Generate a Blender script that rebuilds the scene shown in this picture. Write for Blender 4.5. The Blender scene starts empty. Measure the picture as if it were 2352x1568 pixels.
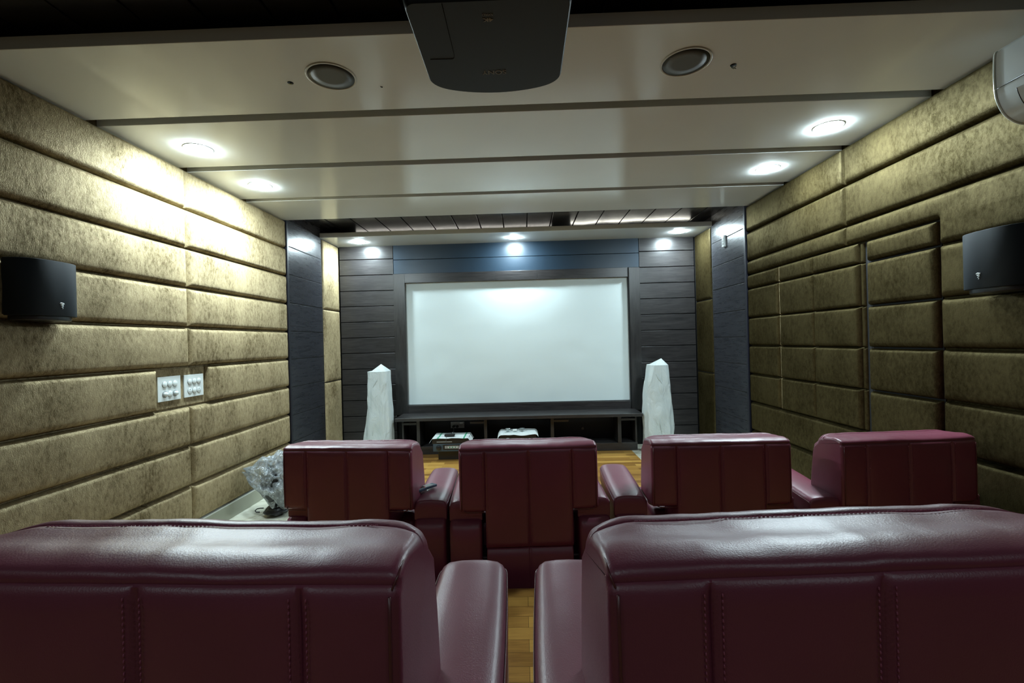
import bpy, bmesh, math, random
from mathutils import Vector, Matrix, noise
random.seed(7)
PI = math.pi
SC = bpy.context.scene
COL = SC.collection

# ---------------------------------------------------------------- camera
CAM_H = 1.38
F_PX = 1060.8
yaw, pitch, roll = .0206, .0001, -.0255
fw = Vector((-math.sin(yaw)*math.cos(pitch), math.cos(yaw)*math.cos(pitch), math.sin(pitch)))
r0 = Vector((math.cos(yaw), math.sin(yaw), 0)); u0 = r0.cross(fw)
rt = r0*math.cos(roll) + u0*math.sin(roll); up = -r0*math.sin(roll) + u0*math.cos(roll)
cd = bpy.data.cameras.new('camera'); cam = bpy.data.objects.new('camera', cd); COL.objects.link(cam)
m = Matrix((rt, up, -fw)).transposed().to_4x4(); m.translation = (0, 0, CAM_H)
cam.matrix_world = m
cd.sensor_width = 36; cd.sensor_fit = 'HORIZONTAL'; cd.lens = F_PX*36/2352
cd.clip_start = .02
SC.camera = cam
# ---------------------------------------------------------------- world + exposure
w = bpy.data.worlds.new('world'); SC.world = w; w.use_nodes = True
w.node_tree.nodes['Background'].inputs[0].default_value = (0, 0, 0, 1)
w.node_tree.nodes['Background'].inputs[1].default_value = 0
vs = SC.view_settings
vs.view_transform = 'Standard'; vs.look = 'None'; vs.exposure = 0.0; vs.gamma = 1; vs.use_curve_mapping = False
LAMP_FRONT = 620.0      # emission of the side downlights
LAMP_SCREEN = 640.0     # emission of the downlights over the screen
LAMP_REAR = 75.0       # emission of the downlights behind the seats
LAMP_COL = (.76, .94, 1.0)

# ---------------------------------------------------------------- materials
def newmat(name):
    mt = bpy.data.materials.new(name); mt.use_nodes = True
    nt = mt.node_tree; b = nt.nodes['Principled BSDF']
    return mt, nt, b
def N(nt, kind, **kw):
    n = nt.nodes.new(kind)
    for k, v in kw.items():
        if k in n.inputs: n.inputs[k].default_value = v
        else: setattr(n, k, v)
    return n
def setp(b, **kw):
    names = {'color': 'Base Color', 'rough': 'Roughness', 'spec': 'Specular IOR Level', 'metal': 'Metallic', 'sheen': 'Sheen Weight',
             'sheenr': 'Sheen Roughness', 'sheent': 'Sheen Tint', 'coat': 'Coat Weight', 'coatr': 'Coat Roughness', 'trans': 'Transmission Weight', 'alpha': 'Alpha', 'ior': 'IOR',
             'ecol': 'Emission Color', 'estr': 'Emission Strength'}
    for k, v in kw.items():
        if isinstance(v, tuple) and len(v) == 3: v = v + (1,)
        b.inputs[names[k]].default_value = v
def plain(name, color, rough=.5, **kw):
    mt, nt, b = newmat(name); setp(b, color=color, rough=rough, **kw); return mt
def coords(nt, scale=(1, 1, 1), rot=(0, 0, 0)):
    tc = N(nt, 'ShaderNodeNewGeometry')
    mp = N(nt, 'ShaderNodeMapping'); mp.inputs['Scale'].default_value = scale; mp.inputs['Rotation'].default_value = rot
    nt.links.new(tc.outputs['Position'], mp.inputs['Vector']); return mp.outputs['Vector']
def ramp(nt, fac, stops, interp='LINEAR'):
    r = N(nt, 'ShaderNodeValToRGB'); r.color_ramp.interpolation = interp
    e = r.color_ramp.elements
    while len(e) > 1: e.remove(e[-1])
    e[0].position = stops[0][0]; e[0].color = tuple(stops[0][1]) + (1,)
    for p, c in stops[1:]:
        x = e.new(p); x.color = tuple(c) + (1,)
    nt.links.new(fac, r.inputs['Fac']); return r.outputs['Color']
def noise_fac(nt, vec, scale, detail=4, rough=.55, dist=0):
    n = N(nt, 'ShaderNodeTexNoise', Scale=scale, Detail=detail, Roughness=rough, Distortion=dist)
    nt.links.new(vec, n.inputs['Vector']); return n.outputs['Fac']
def bump(nt, b, h, strength=.2, dist=.002):
    bp = N(nt, 'ShaderNodeBump', Strength=strength, Distance=dist)
    nt.links.new(h, bp.inputs['Height']); nt.links.new(bp.outputs['Normal'], b.inputs['Normal']); return bp
def mathn(nt, op, a, b_=None, clamp=False):
    n = N(nt, 'ShaderNodeMath', operation=op); n.use_clamp = clamp
    for i, v in enumerate((a, b_)):
        if v is None: continue
        if isinstance(v, (int, float)): n.inputs[i].default_value = v
        else: nt.links.new(v, n.inputs[i])
    return n.outputs[0]

def velvet(name, dark, light, gloss, tilt, gmix, rough=.42):
    """crushed velvet: dark pile, gold glints; the pile leans to one side (tilt)"""
    mt, nt, b = newmat(name); nt.nodes.remove(b)
    big = noise_fac(nt, coords(nt, (1, 1, .6)), 3.0, 3, .6)
    mid = noise_fac(nt, coords(nt, (1, 1, .55)), 46, 6, .78, .3)
    fine = noise_fac(nt, coords(nt, (1, 1, .30)), 260, 3, .8)
    weave = noise_fac(nt, coords(nt, (1, .35, 1.2)), 420, 2, .7)
    s = mathn(nt, 'ADD', mathn(nt, 'MULTIPLY', big, .40), mathn(nt, 'MULTIPLY', mid, .60))
    c = ramp(nt, s, [(.37, dark), (.60, light)])
    gm = ramp(nt, s, [(.38, (.25, .25, .25)), (.52, (.8, .8, .8)), (.62, (1, 1, 1))])
    tn = N(nt, 'ShaderNodeVectorMath', operation='ADD'); g = N(nt, 'ShaderNodeNewGeometry')
    nt.links.new(g.outputs['Normal'], tn.inputs[0]); tn.inputs[1].default_value = tilt
    nn = N(nt, 'ShaderNodeVectorMath', operation='NORMALIZE'); nt.links.new(tn.outputs[0], nn.inputs[0])
    h = mathn(nt, 'ADD', mathn(nt, 'MULTIPLY', fine, 1.0), mathn(nt, 'ADD', mathn(nt, 'MULTIPLY', weave, .5), mathn(nt, 'MULTIPLY', mid, .9)))
    bp = N(nt, 'ShaderNodeBump', Strength=.75, Distance=.0032); nt.links.new(h, bp.inputs['Height']); nt.links.new(nn.outputs[0], bp.inputs['Normal'])
    df = N(nt, 'ShaderNodeBsdfDiffuse'); nt.links.new(c, df.inputs[0]); nt.links.new(bp.outputs[0], df.inputs['Normal'])
    gl = N(nt, 'ShaderNodeBsdfGlossy', Roughness=rough); gl.inputs[0].default_value = gloss + (1,); nt.links.new(bp.outputs[0], gl.inputs['Normal'])
    mx = N(nt, 'ShaderNodeMixShader'); f = mathn(nt, 'MULTIPLY', gm, gmix); nt.links.new(f, mx.inputs[0])
    nt.links.new(df.outputs[0], mx.inputs[1]); nt.links.new(gl.outputs[0], mx.inputs[2])
    nt.links.new(mx.outputs[0], nt.nodes['Material Output'].inputs[0])
    return mt
M = {}
M['velvet_left'] = velvet('gold_velvet_nap_lit_tone', (.085, .059, .025), (.305, .240, .130), (.74, .61, .39), (0, -.65, .24), .30, .45)  # lit copy of the wall velvet: bright look of the pile put into base colour
M['velvet_right'] = velvet('gold_velvet_nap_shaded_tone', (.021, .015, .0058), (.042, .032, .013), (.50, .41, .22), (0, .60, -.16), .13, .42)  # same velvet, shaded copy: darker look of the turned pile painted into base colour

def darkwood(name, c0, c1, axis, rough=.32, spec=.5, gscale=1.0):
    mt, nt, b = newmat(name)
    sc = [14, 14, 14]; sc[axis] = 1.1
    v = coords(nt, tuple(s*gscale for s in sc)); g = noise_fac(nt, v, 3.0, 6, .65, 1.2)
    sc2 = [120, 120, 120]; sc2[axis] = 4
    g2 = noise_fac(nt, coords(nt, tuple(sc2)), 1.4, 3, .6)
    s = mathn(nt, 'ADD', mathn(nt, 'MULTIPLY', g, .7), mathn(nt, 'MULTIPLY', g2, .3))
    c = ramp(nt, s, [(.35, c0), (.65, c1)]); nt.links.new(c, b.inputs['Base Color'])
    rr = mathn(nt, 'ADD', mathn(nt, 'MULTIPLY', s, .25), rough - .12); nt.links.new(rr, b.inputs['Roughness'])
    setp(b, spec=spec); bump(nt, b, s, .035, .0012)
    return mt
M['wood_x'] = darkwood('dark_wenge_laminate', (.013, .0125, .013), (.040, .036, .036), 0)
M['wood_y'] = darkwood('dark_wenge_laminate_side', (.018, .019, .023), (.032, .033, .040), 1, .28)
M['wood_z'] = darkwood('dark_wenge_laminate_upright', (.013, .0125, .013), (.038, .035, .034), 2)
M['wood_ceil'] = darkwood('dark_ceiling_laminate', (.012, .012, .013), (.026, .025, .026), 1, .20)
M['blue_panel'] = plain('blue_black_laminate', (.013, .028, .046), .38, spec=.5)
M['groove'] = plain('black_groove', (.004, .004, .005), .8)
M['black_trim'] = plain('black_edge_trim', (.008, .008, .014), .4)

def ceil_paint():
    mt, nt, b = newmat('glossy_cream_ceiling_laminate')
    f = noise_fac(nt, coords(nt), 1.3, 2)
    c = ramp(nt, f, [(.3, (.64, .66, .645)), (.7, (.69, .71, .695))]); nt.links.new(c, b.inputs['Base Color'])
    setp(b, rough=.13, spec=.45); bump(nt, b, noise_fac(nt, coords(nt), 5, 2), .06, .01)
    return mt
M['ceil'] = ceil_paint()
M['plain_wall'] = plain('painted_wall', (.10, .095, .08), .7)

def leather(name, c0, c1):
    mt, nt, b = newmat(name)
    tc = N(nt, 'ShaderNodeTexCoord')
    n1 = N(nt, 'ShaderNodeTexNoise', Scale=3.0, Detail=3.0); nt.links.new(tc.outputs['Object'], n1.inputs['Vector'])
    vo = N(nt, 'ShaderNodeTexVoronoi', Scale=420.0); nt.links.new(tc.outputs['Object'], vo.inputs['Vector'])
    n2 = N(nt, 'ShaderNodeTexNoise', Scale=260.0, Detail=3.0); nt.links.new(tc.outputs['Object'], n2.inputs['Vector'])
    n3 = N(nt, 'ShaderNodeTexNoise', Scale=7.0, Detail=3.0, Distortion=.7); nt.links.new(tc.outputs['Object'], n3.inputs['Vector'])
    c = ramp(nt, n1.outputs['Fac'], [(.3, c0), (.7, c1)]); nt.links.new(c, b.inputs['Base Color'])
    rr = mathn(nt, 'ADD', mathn(nt, 'MULTIPLY', n2.outputs['Fac'], .10), .34); nt.links.new(rr, b.inputs['Roughness'])
    setp(b, spec=.6, coat=.12, coatr=.40)
    h = mathn(nt, 'ADD', mathn(nt, 'MULTIPLY', vo.outputs['Distance'], .35), mathn(nt, 'MULTIPLY', n2.outputs['Fac'], .4))
    h = mathn(nt, 'ADD', h, mathn(nt, 'MULTIPLY', n3.outputs['Fac'], 3.0))
    bump(nt, b, h, .32, .0012)
    return mt
M['leather'] = leather('burgundy_leather', (.160, .032, .058), (.200, .042, .074))
M['stitch'] = plain('rose_thread', (.30, .07, .12), .6)
M['piping'] = plain('burgundy_piping', (.12, .03, .035), .32, spec=.6)
M['black_plastic'] = plain('black_plastic', (.010, .010, .011), .35)

def parquet():
    mt, nt, b = newmat('golden_strip_parquet')
    g = N(nt, 'ShaderNodeNewGeometry')
    br = N(nt, 'ShaderNodeTexBrick', Scale=1.0); nt.links.new(g.outputs['Position'], br.inputs['Vector'])
    br.inputs['Brick Width'].default_value = .46; br.inputs['Row Height'].default_value = .074; br.inputs['Mortar Size'].default_value = .0008
    br.inputs['Color1'].default_value = (0, 0, 0, 1); br.inputs['Color2'].default_value = (1, 1, 1, 1); br.inputs['Mortar'].default_value = (.3, .3, .3, 1)
    br.offset = .37; br.offset_frequency = 2
    rgb = N(nt, 'ShaderNodeSeparateColor'); nt.links.new(br.outputs['Color'], rgb.inputs[0])
    gr = noise_fac(nt, coords(nt, (1.6, 26, 26)), 3, 5, .6, 1.0)
    s = mathn(nt, 'ADD', mathn(nt, 'MULTIPLY', rgb.outputs[0], .6), mathn(nt, 'MULTIPLY', gr, .55))
    c = ramp(nt, s, [(.18, (.13, .055, .014)), (.45, (.30, .15, .035)), (.7, (.44, .24, .055)), (.95, (.56, .33, .085))])
    mx = N(nt, 'ShaderNodeMix', data_type='RGBA'); mx.inputs['B'].default_value = (.06, .03, .01, 1)
    nt.links.new(br.outputs['Fac'], mx.inputs[0]); nt.links.new(c, mx.inputs[6]); mx.inputs[7].default_value = (.06, .03, .01, 1)
    nt.links.new(mx.outputs[2], b.inputs['Base Color'])
    setp(b, rough=.3, spec=.45); return mt
M['parquet'] = parquet()
def marble():
    mt, nt, b = newmat('cream_marble')
    f = noise_fac(nt, coords(nt), 3.5, 6, .6, 2.5)
    c = ramp(nt, f, [(.35, (.42, .40, .30)), (.5, (.62, .61, .50)), (.7, (.70, .70, .60))]); nt.links.new(c, b.inputs['Base Color'])
    setp(b, rough=.16); return mt
M['marble'] = marble()
M['white_paint'] = plain('white_enamel', (.75, .78, .76), .25)
M['skirting'] = plain('cream_skirting', (.40, .41, .33), .3)

def screen_mat():
    mt, nt, b = newmat('matt_white_screen_fabric')
    f = noise_fac(nt, coords(nt, (1, 1, 2.6), (0, .35, 0)), 1.6, 2)
    setp(b, color=(.70, .79, .80), rough=.75, spec=.2); bump(nt, b, f, .12, .03); return mt
M['screen'] = screen_mat()
def glow(name, col, s):
    mt, nt, b = newmat(name); setp(b, color=(1, 1, 1), ecol=col, estr=s, rough=.4); return mt
M['lamp_front'] = glow('lit_diffuser_side', LAMP_COL, LAMP_FRONT)
M['lamp_screen'] = glow('lit_diffuser_screen', LAMP_COL, LAMP_SCREEN)
M['lamp_rear'] = glow('lit_diffuser_rear', LAMP_COL, LAMP_REAR)
M['led'] = glow('lit_led_strip', (1, .98, .86), 14.0)
M['led_dim'] = glow('dim_led_strip', (1, .95, .85), 4.0)
M['grille_grey'] = plain('perforated_grey_grille', (.085, .085, .075), .55)
M['rim_cream'] = plain('cream_speaker_rim', (.46, .45, .38), .4)
def fabric_black():
    mt, nt, b = newmat('blue_black_speaker_cloth')
    f = noise_fac(nt, coords(nt), 900, 2); bump(nt, b, f, .4, .0008)
    setp(b, color=(.006, .0095, .013), rough=.6, spec=.22, sheen=.02, sheenr=.5, sheent=(.45, .7, .9)); return mt
M['speaker_cloth'] = fabric_black()
M['proj'] = plain('projector_black_shell', (.007, .0085, .011), .45, spec=.2)
M['proj_gold'] = plain('dull_gold_print', (.12, .085, .045), .45)
M['white_plastic'] = plain('white_plastic', (.72, .78, .78), .25)
M['grey_plastic'] = plain('grey_plastic', (.30, .32, .32), .3)
M['dark_hole'] = plain('dark_void', (.003, .003, .003), .9)
M['ac_white'] = plain('air_conditioner_shell', (.50, .54, .54), .22)
M['ac_rim'] = plain('air_conditioner_pale_trim', (.8, .88, .84), .2)
def cloth():
    mt, nt, b = newmat('thin_white_cover_cloth')
    setp(b, color=(.74, .80, .80), rough=.6, spec=.3)
    tr = N(nt, 'ShaderNodeBsdfTranslucent'); tr.inputs[0].default_value = (.75, .8, .8, 1)
    mx = N(nt, 'ShaderNodeMixShader'); mx.inputs[0].default_value = .25
    out = nt.nodes['Material Output']
    nt.links.new(b.outputs[0], mx.inputs[1]); nt.links.new(tr.outputs[0], mx.inputs[2]); nt.links.new(mx.outputs[0], out.inputs[0])
    f = noise_fac(nt, coords(nt, (1, 1, .45), (0, .5, .3)), 9, 4, .6, 1.0); 
    bp = N(nt, 'ShaderNodeBump', Strength=.9, Distance=.04); nt.links.new(f, bp.inputs['Height']); nt.links.new(bp.outputs[0], b.inputs['Normal'])
    return mt
M['cloth'] = cloth()
def film():
    mt, nt, b = newmat('crumpled_clear_plastic')
    n = N(nt, 'ShaderNodeTexNoise', Scale=17.0, Detail=5.0, Roughness=.7, Distortion=1.6)
    nt.links.new(coords(nt, (1, 1, .6)), n.inputs['Vector'])
    gl = N(nt, 'ShaderNodeBsdfGlossy', Roughness=.09); gl.inputs[0].default_value = (.9, .95, 1, 1)
    tp = N(nt, 'ShaderNodeBsdfTransparent'); tp.inputs[0].default_value = (.93, .95, .97, 1)
    df = N(nt, 'ShaderNodeBsdfDiffuse'); df.inputs[0].default_value = (.62, .68, .72, 1)
    bp = N(nt, 'ShaderNodeBump', Strength=1.0, Distance=.03); nt.links.new(n.outputs[0], bp.inputs['Height'])
    nt.links.new(bp.outputs[0], gl.inputs['Normal']); nt.links.new(bp.outputs[0], df.inputs['Normal'])
    m1 = N(nt, 'ShaderNodeMixShader'); m1.inputs[0].default_value = .55
    nt.links.new(gl.outputs[0], m1.inputs[1]); nt.links.new(df.outputs[0], m1.inputs[2])
    m2 = N(nt, 'ShaderNodeMixShader')
    f = ramp(nt, n.outputs[0], [(.35, (.25, .25, .25)), (.52, (.50, .50, .50)), (.62, (.92, .92, .92))]); nt.links.new(f, m2.inputs[0])
    nt.links.new(tp.outputs[0], m2.inputs[1]); nt.links.new(m1.outputs[0], m2.inputs[2])
    nt.links.new(m2.outputs[0], nt.nodes['Material Output'].inputs[0]); return mt
M['film'] = film()
M['wire_yellow'] = plain('yellow_cable', (.35, .33, .03), .4)
M['wire_green'] = plain('green_black_cable', (.01, .05, .035), .35)
M['blue_grey'] = plain('blue_grey_metal', (.05, .085, .12), .35, metal=.3)
M['green_tape'] = plain('green_print', (.05, .30, .17), .5)
M['clear_glass'] = plain('clear_glass', (.7, .75, .75), .05, trans=.9)
M['red_dot'] = plain('red_button', (.5, .05, .04), .4)

# ---------------------------------------------------------------- mesh helpers
class MB:
    def __init__(s): s.v = []; s.f = []; s.sm = []; s.mi = []
    def add(s, vs, fs, smooth=False, mi=0):
        o = len(s.v); s.v += [tuple(v) for v in vs]
        for f in fs: s.f.append([i + o for i in f]); s.sm.append(smooth); s.mi.append(mi)
        return s
    def box(s, x0, x1, y0, y1, z0, z1, mi=0):
        vs = [(x, y, z) for z in (z0, z1) for y in (y0, y1) for x in (x0, x1)]
        return s.add(vs, [(0, 2, 3, 1), (4, 5, 7, 6), (0, 1, 5, 4), (2, 6, 7, 3), (0, 4, 6, 2), (1, 3, 7, 5)], mi=mi)
    def tube(s, pts, r, n=8, cap=True, mi=0):
        pts = [Vector(p) for p in pts]; rings = []
        prev = None
        for i, p in enumerate(pts):
            t = (pts[min(i+1, len(pts)-1)] - pts[max(i-1, 0)]).normalized()
            a = Vector((0, 0, 1)) if abs(t.z) < .9 else Vector((1, 0, 0))
            if prev is not None: u = (prev - t*prev.dot(t)).normalized()
            else: u = t.cross(a).normalized()
            prev = u; w_ = t.cross(u)
            rr = r[i] if isinstance(r, (list, tuple)) else r
            rings.append([p + (u*math.cos(2*PI*k/n) + w_*math.sin(2*PI*k/n))*rr for k in range(n)])
        vs = [v for rg in rings for v in rg]
        fs = [(i*n+k, i*n+(k+1) % n, (i+1)*n+(k+1) % n, (i+1)*n+k) for i in range(len(pts)-1) for k in range(n)]
        if cap: fs += [tuple(range(n))[::-1], tuple((len(pts)-1)*n+k for k in range(n))]
        return s.add(vs, fs, True, mi)
    def lathe(s, c, prof, n=48, mi=0, axis=2):
        vs = []; fs = []
        for r, h in prof:
            for k in range(n):
                a = 2*PI*k/n; p = [r*math.cos(a), r*math.sin(a)]
                q = [0, 0, 0]; o = [i for i in range(3) if i != axis]; q[o[0]] = p[0]; q[o[1]] = p[1]; q[axis] = h
                vs.append((c[0]+q[0], c[1]+q[1], c[2]+q[2]))
        for i in range(len(prof)-1):
            for k in range(n): fs.append((i*n+k, i*n+(k+1) % n, (i+1)*n+(k+1) % n, (i+1)*n+k))
        if prof[0][0] > 0: fs.append(tuple(range(n))[::-1])
        if prof[-1][0] > 0: fs.append(tuple((len(prof)-1)*n+k for k in range(n)))
        return s.add(vs, fs, True, mi)
    def build(s, name, mats, parent=None, bevel=0, seg=2, subsurf=0, autosmooth=None, recalc=True):
        me = bpy.data.meshes.new(name); me.from_pydata(s.v, [], s.f); me.update()
        me.polygons.foreach_set('use_smooth', s.sm); me.polygons.foreach_set('material_index', s.mi)
        if not isinstance(mats, (list, tuple)): mats = [mats]
        for x in mats: me.materials.append(x)
        if recalc:
            bm = bmesh.new(); bm.from_mesh(me); bmesh.ops.recalc_face_normals(bm, faces=bm.faces[:]); bm.to_mesh(me); bm.free()
        if autosmooth is not None:
            me.polygons.foreach_set('use_smooth', [True]*len(me.polygons)); me.set_sharp_from_angle(angle=math.radians(autosmooth))
        o = bpy.data.objects.new(name, me); COL.objects.link(o)
        if parent: o.parent = parent
        if bevel:
            b = o.modifiers.new('bevel', 'BEVEL'); b.width = bevel; b.segments = seg; b.limit_method = 'ANGLE'; b.angle_limit = math.radians(40)
            b.harden_normals = False
        if subsurf:
            ss = o.modifiers.new('subsurf', 'SUBSURF'); ss.levels = subsurf; ss.render_levels = subsurf
        return o
def B(x0, x1, y0, y1, z0, z1): return MB().box(x0, x1, y0, y1, z0, z1)
def thing(name, label, cat, loc=(0, 0, 0), rz=0, group=None):
    o = bpy.data.objects.new(name, None); COL.objects.link(o); o.location = loc; o.rotation_euler = (0, 0, rz)
    o['label'] = label; o['category'] = cat
    if group: o['group'] = group
    o.empty_display_size = .1
    return o
def tag(o, label, cat, group=None):
    o['label'] = label; o['category'] = cat
    if group: o['group'] = group
    return o
def struct(o): o['kind'] = 'structure'; return o
def text(body, name, size, mat, parent, mw, extrude=.0004, width=None, bold=0):
    cu = bpy.data.curves.new(name, 'FONT'); cu.body = body; cu.size = size; cu.align_x = 'CENTER'; cu.align_y = 'CENTER'; cu.extrude = extrude; cu.offset = bold
    t = bpy.data.objects.new('tmp', cu); COL.objects.link(t)
    bpy.context.view_layer.update()
    me = bpy.data.meshes.new_from_object(t.evaluated_get(bpy.context.evaluated_depsgraph_get()))
    bpy.data.objects.remove(t); bpy.data.curves.remove(cu)
    if width:
        xs = [v.co.x for v in me.vertices]; k = width/(max(xs)-min(xs))
        for v in me.vertices: v.co.x *= k
    me.materials.clear(); me.materials.append(mat)
    o = bpy.data.objects.new(name, me); COL.objects.link(o)
    if parent: o.parent = parent
    o.matrix_local = mw
    return o

def inset_poly(P, d):
    """2-D closed polygon moved inwards by d (miter)"""
    n = len(P); out = []
    A = sum(P[i][0]*P[(i+1) % n][1]-P[(i+1) % n][0]*P[i][1] for i in range(n))
    sg = 1 if A > 0 else -1
    for i in range(n):
        p0, p1, p2 = Vector(P[i-1]), Vector(P[i]), Vector(P[(i+1) % n])
        e1 = (p1-p0).normalized(); e2 = (p2-p1).normalized()
        n1 = Vector((-e1.y, e1.x))*sg; n2 = Vector((-e2.y, e2.x))*sg
        b = (n1+n2)
        if b.length < 1e-6: b = n1
        b.normalize(); k = min(1.6, 1/max(.4, b.dot(n1)))
        out.append(p1 + b*d*k)
    return out
def rext(mb, P, a0, a1, r0_=.02, r1_=.02, mapf=None, mids=(), disp=None, nseg=5, mi=0):
    """profile P extruded from a0 to a1 with rounded ends; mapf(u,v,a)->xyz; disp(a,i,u,v)->(du,dv)"""
    st = []
    for k in range(nseg+1):
        t = PI/2*k/nseg
        if r0_ > 0: st.append((a0 + r0_ - r0_*math.cos(t), r0_*(1-math.sin(t))))
    if r0_ == 0: st.append((a0, 0))
    for q in sorted(mids):
        if a0+r0_ < q < a1-r1_: st.append((q, 0))
    if r1_ == 0: st.append((a1, 0))
    else:
        for k in range(nseg+1):
            t = PI/2*k/nseg
            st.append((a1 - r1_ + r1_*math.sin(t), r1_*(1-math.cos(t))))
    n = len(P); vs = []
    for a, d in st:
        Q = inset_poly(P, d) if d > 1e-6 else [Vector(p) for p in P]
        for i, q in enumerate(Q):
            u, v = q
            if disp: du, dv = disp(a, i, u, v); u += du; v += dv
            vs.append(mapf(u, v, a))
    fs = [(i*n+k, i*n+(k+1) % n, (i+1)*n+(k+1) % n, (i+1)*n+k) for i in range(len(st)-1) for k in range(n)]
    fs += [tuple(range(n)), tuple((len(st)-1)*n+k for k in range(n))[::-1]]
    return mb.add(vs, fs, True, mi)

# ---------------------------------------------------------------- upholstered pads
def axis_pts(vals, lo, hi, r, step):
    s = set()
    for v in vals:
        for d in (0, .08, .2, .4, .7, 1.0, 1.6):
            for sg in (-1, 1):
                q = v + sg*d*r
                if lo-1e-9 <= q <= hi+1e-9: s.add(round(q, 5))
    q = lo
    while q < hi: s.add(round(q, 5)); q += step
    s.add(round(hi, 5)); L = sorted(s); out = [L[0]]
    for q in L[1:]:
        if q - out[-1] > r*.07: out.append(q)
    out[-1] = round(hi, 5)
    return out
def pad_mesh(mb, poly, x_back, nrm, thick=.05, r=.032, gap=.004, step=.12, bulge=.008, seed=0):
    """padded panel on a side wall. poly in (y,z); nrm=+1 faces +x"""
    ys = [p[0] for p in poly]; zs = [p[1] for p in poly]
    P = inset_poly(poly, gap)
    ys2 = [p[0] for p in P]; zs2 = [p[1] for p in P]
    Y = axis_pts(sorted(set(round(y, 4) for y in ys2)), min(ys2), max(ys2), r, step)
    Z = axis_pts(sorted(set(round(z, 4) for z in zs2)), min(zs2), max(zs2), r, .05)
    E = [(P[i], P[(i+1) % len(P)]) for i in range(len(P))]
    def inside(y, z):
        c = False
        for (a, b) in E:
            if (a[1] > z) != (b[1] > z) and y < (b[0]-a[0])*(z-a[1])/(b[1]-a[1])+a[0]: c = not c
        return c
    def dist(y, z):
        best = 9
        p = Vector((y, z))
        for a, b in E:
            ab = b-a; t = max(0, min(1, (p-a).dot(ab)/ab.dot(ab))); best = min(best, (p-a-ab*t).length)
        return best
    idx = {}; vs = []
    def vid(i, j):
        if (i, j) not in idx:
            y, z = Y[i], Z[j]; s = dist(y, z)
            t = min(1, s/r); d = (thick-.010)*math.sqrt(max(0, 1-(1-t)**2)) + .010*min(1, s/.14)**.7 if s > 1e-5 else 0
            wv = .004*noise.noise(Vector((y*5+seed, z*9, seed)))*min(1, s/.03)
            idx[(i, j)] = len(vs); vs.append((x_back + nrm*(d + wv), y, z))
        return idx[(i, j)]
    fs = []
    for i in range(len(Y)-1):
        for j in range(len(Z)-1):
            if inside((Y[i]+Y[i+1])/2, (Z[j]+Z[j+1])/2):
                f = [vid(i, j), vid(i+1, j), vid(i+1, j+1), vid(i, j+1)]
                if nrm < 0: f = f[::-1]
                fs.append(f)
    return mb.add(vs, fs, True)
def rect(y0, y1, z0, z1): return [Vector((y0, z0)), Vector((y1, z0)), Vector((y1, z1)), Vector((y0, z1))]
def pad(parent, mat, poly, xb, nrm, seed=0, **kw):
    return pad_mesh(MB(), poly, xb, nrm, seed=seed, **kw).build('padded_panel', mat, parent, recalc=False)

# ================================================================ SETTING
YREAR = -2.6; XW = -2.42; XE = 2.315; YB = 6.04; ZS = 2.68; ZC = 2.80
PY = 4.69; PY2 = 5.51
# floor
fl = struct(B(-1.42, 1.325, 1.9, 6.2, -.1, 0).build('floor', M['parquet']))
b1 = B(XW, -1.42, 1.9, 6.2, -.1, 0).build('marble_border', M['marble'], fl)
b2 = B(1.325, XE, 1.9, 6.2, -.1, 0).build('marble_border', M['marble'], fl)
RH = .234
riser = B(XW, XE, YREAR, 2.147, -.1, RH).build('riser_step', M['parquet'], fl, bevel=.004)
# ceiling of dark planks with open grooves
cl = MB(); gx = -2.167 - .2835
edges = [XW]
k = gx
while k < XE:
    if k > XW+.02: edges.append(k)
    k += .2835
edges.append(XE)
for i in range(len(edges)-1):
    cl.box(edges[i]+(.006 if i else 0), edges[i+1]-.006, YREAR, 6.2, ZC, ZC+.02)
ceiling = struct(cl.build('ceiling', M['wood_ceil'], bevel=.002, seg=1))
B(XW, XE, YREAR, 6.2, ZC+.02, ZC+.1).build('ceiling_backing', M['groove'], ceiling)
# dropped cream boards
for y0, y1, t in ((-2.6, -.35, .055), (1.927, 2.540, .056), (2.615, 3.250, .056), (3.335, 3.982, .056), (4.062, 4.684, .056), (5.49, 6.08, .056)):
    B(XW+.001, XE-.001, y0, y1, ZS, ZS+t).build('ceiling_board', M['ceil'], ceiling, bevel=.0015, seg=1)
# carriers over the boards (dark, the boards hang from these)
for y0, y1 in ((2.2, 4.45), (-2.3, -.6), (5.985, 6.05)):
    for x in (-1.4, 1.2):
        B(x-.03, x+.03, y0, y1, ZS+.056, ZC+.001).build('board_hanger', M['groove'], ceiling)

# side walls (backing) -------------------------------------------
wl = struct(B(XW-.12, XW, YREAR-.12, 6.3, -.1, 2.9).build('wall_left', M['velvet_left']))
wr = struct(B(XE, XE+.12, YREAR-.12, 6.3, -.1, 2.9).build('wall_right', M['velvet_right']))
ZL = [2.678, 2.394, 2.110, 1.827, 1.542, 1.260, .976, .694, .408, .135]
LS = 3.27
sd = 0
for i in range(9):
    z1, z0 = ZL[i], ZL[i+1]; sd += 1
    if i == 5: continue
    pad(wl, M['velvet_left'], rect(LS, PY-.01, z0, z1), XW, 1, sd)
    pad(wl, M['velvet_left'], rect(YREAR, LS, z0, z1), XW, 1, sd+30)
z1, z0 = ZL[5], ZL[6]
pad(wl, M['velvet_left'], rect(3.45, PY-.01, z0, z1), XW, 1, 71)
pad(wl, M['velvet_left'], rect(YREAR, 2.975, z0, z1), XW, 1, 72)
B(XW, XW+.012, 2.98, 3.445, z0+.008, z1-.008).build('switch_backing_panel', M['velvet_left'], wl, bevel=.003)
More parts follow.
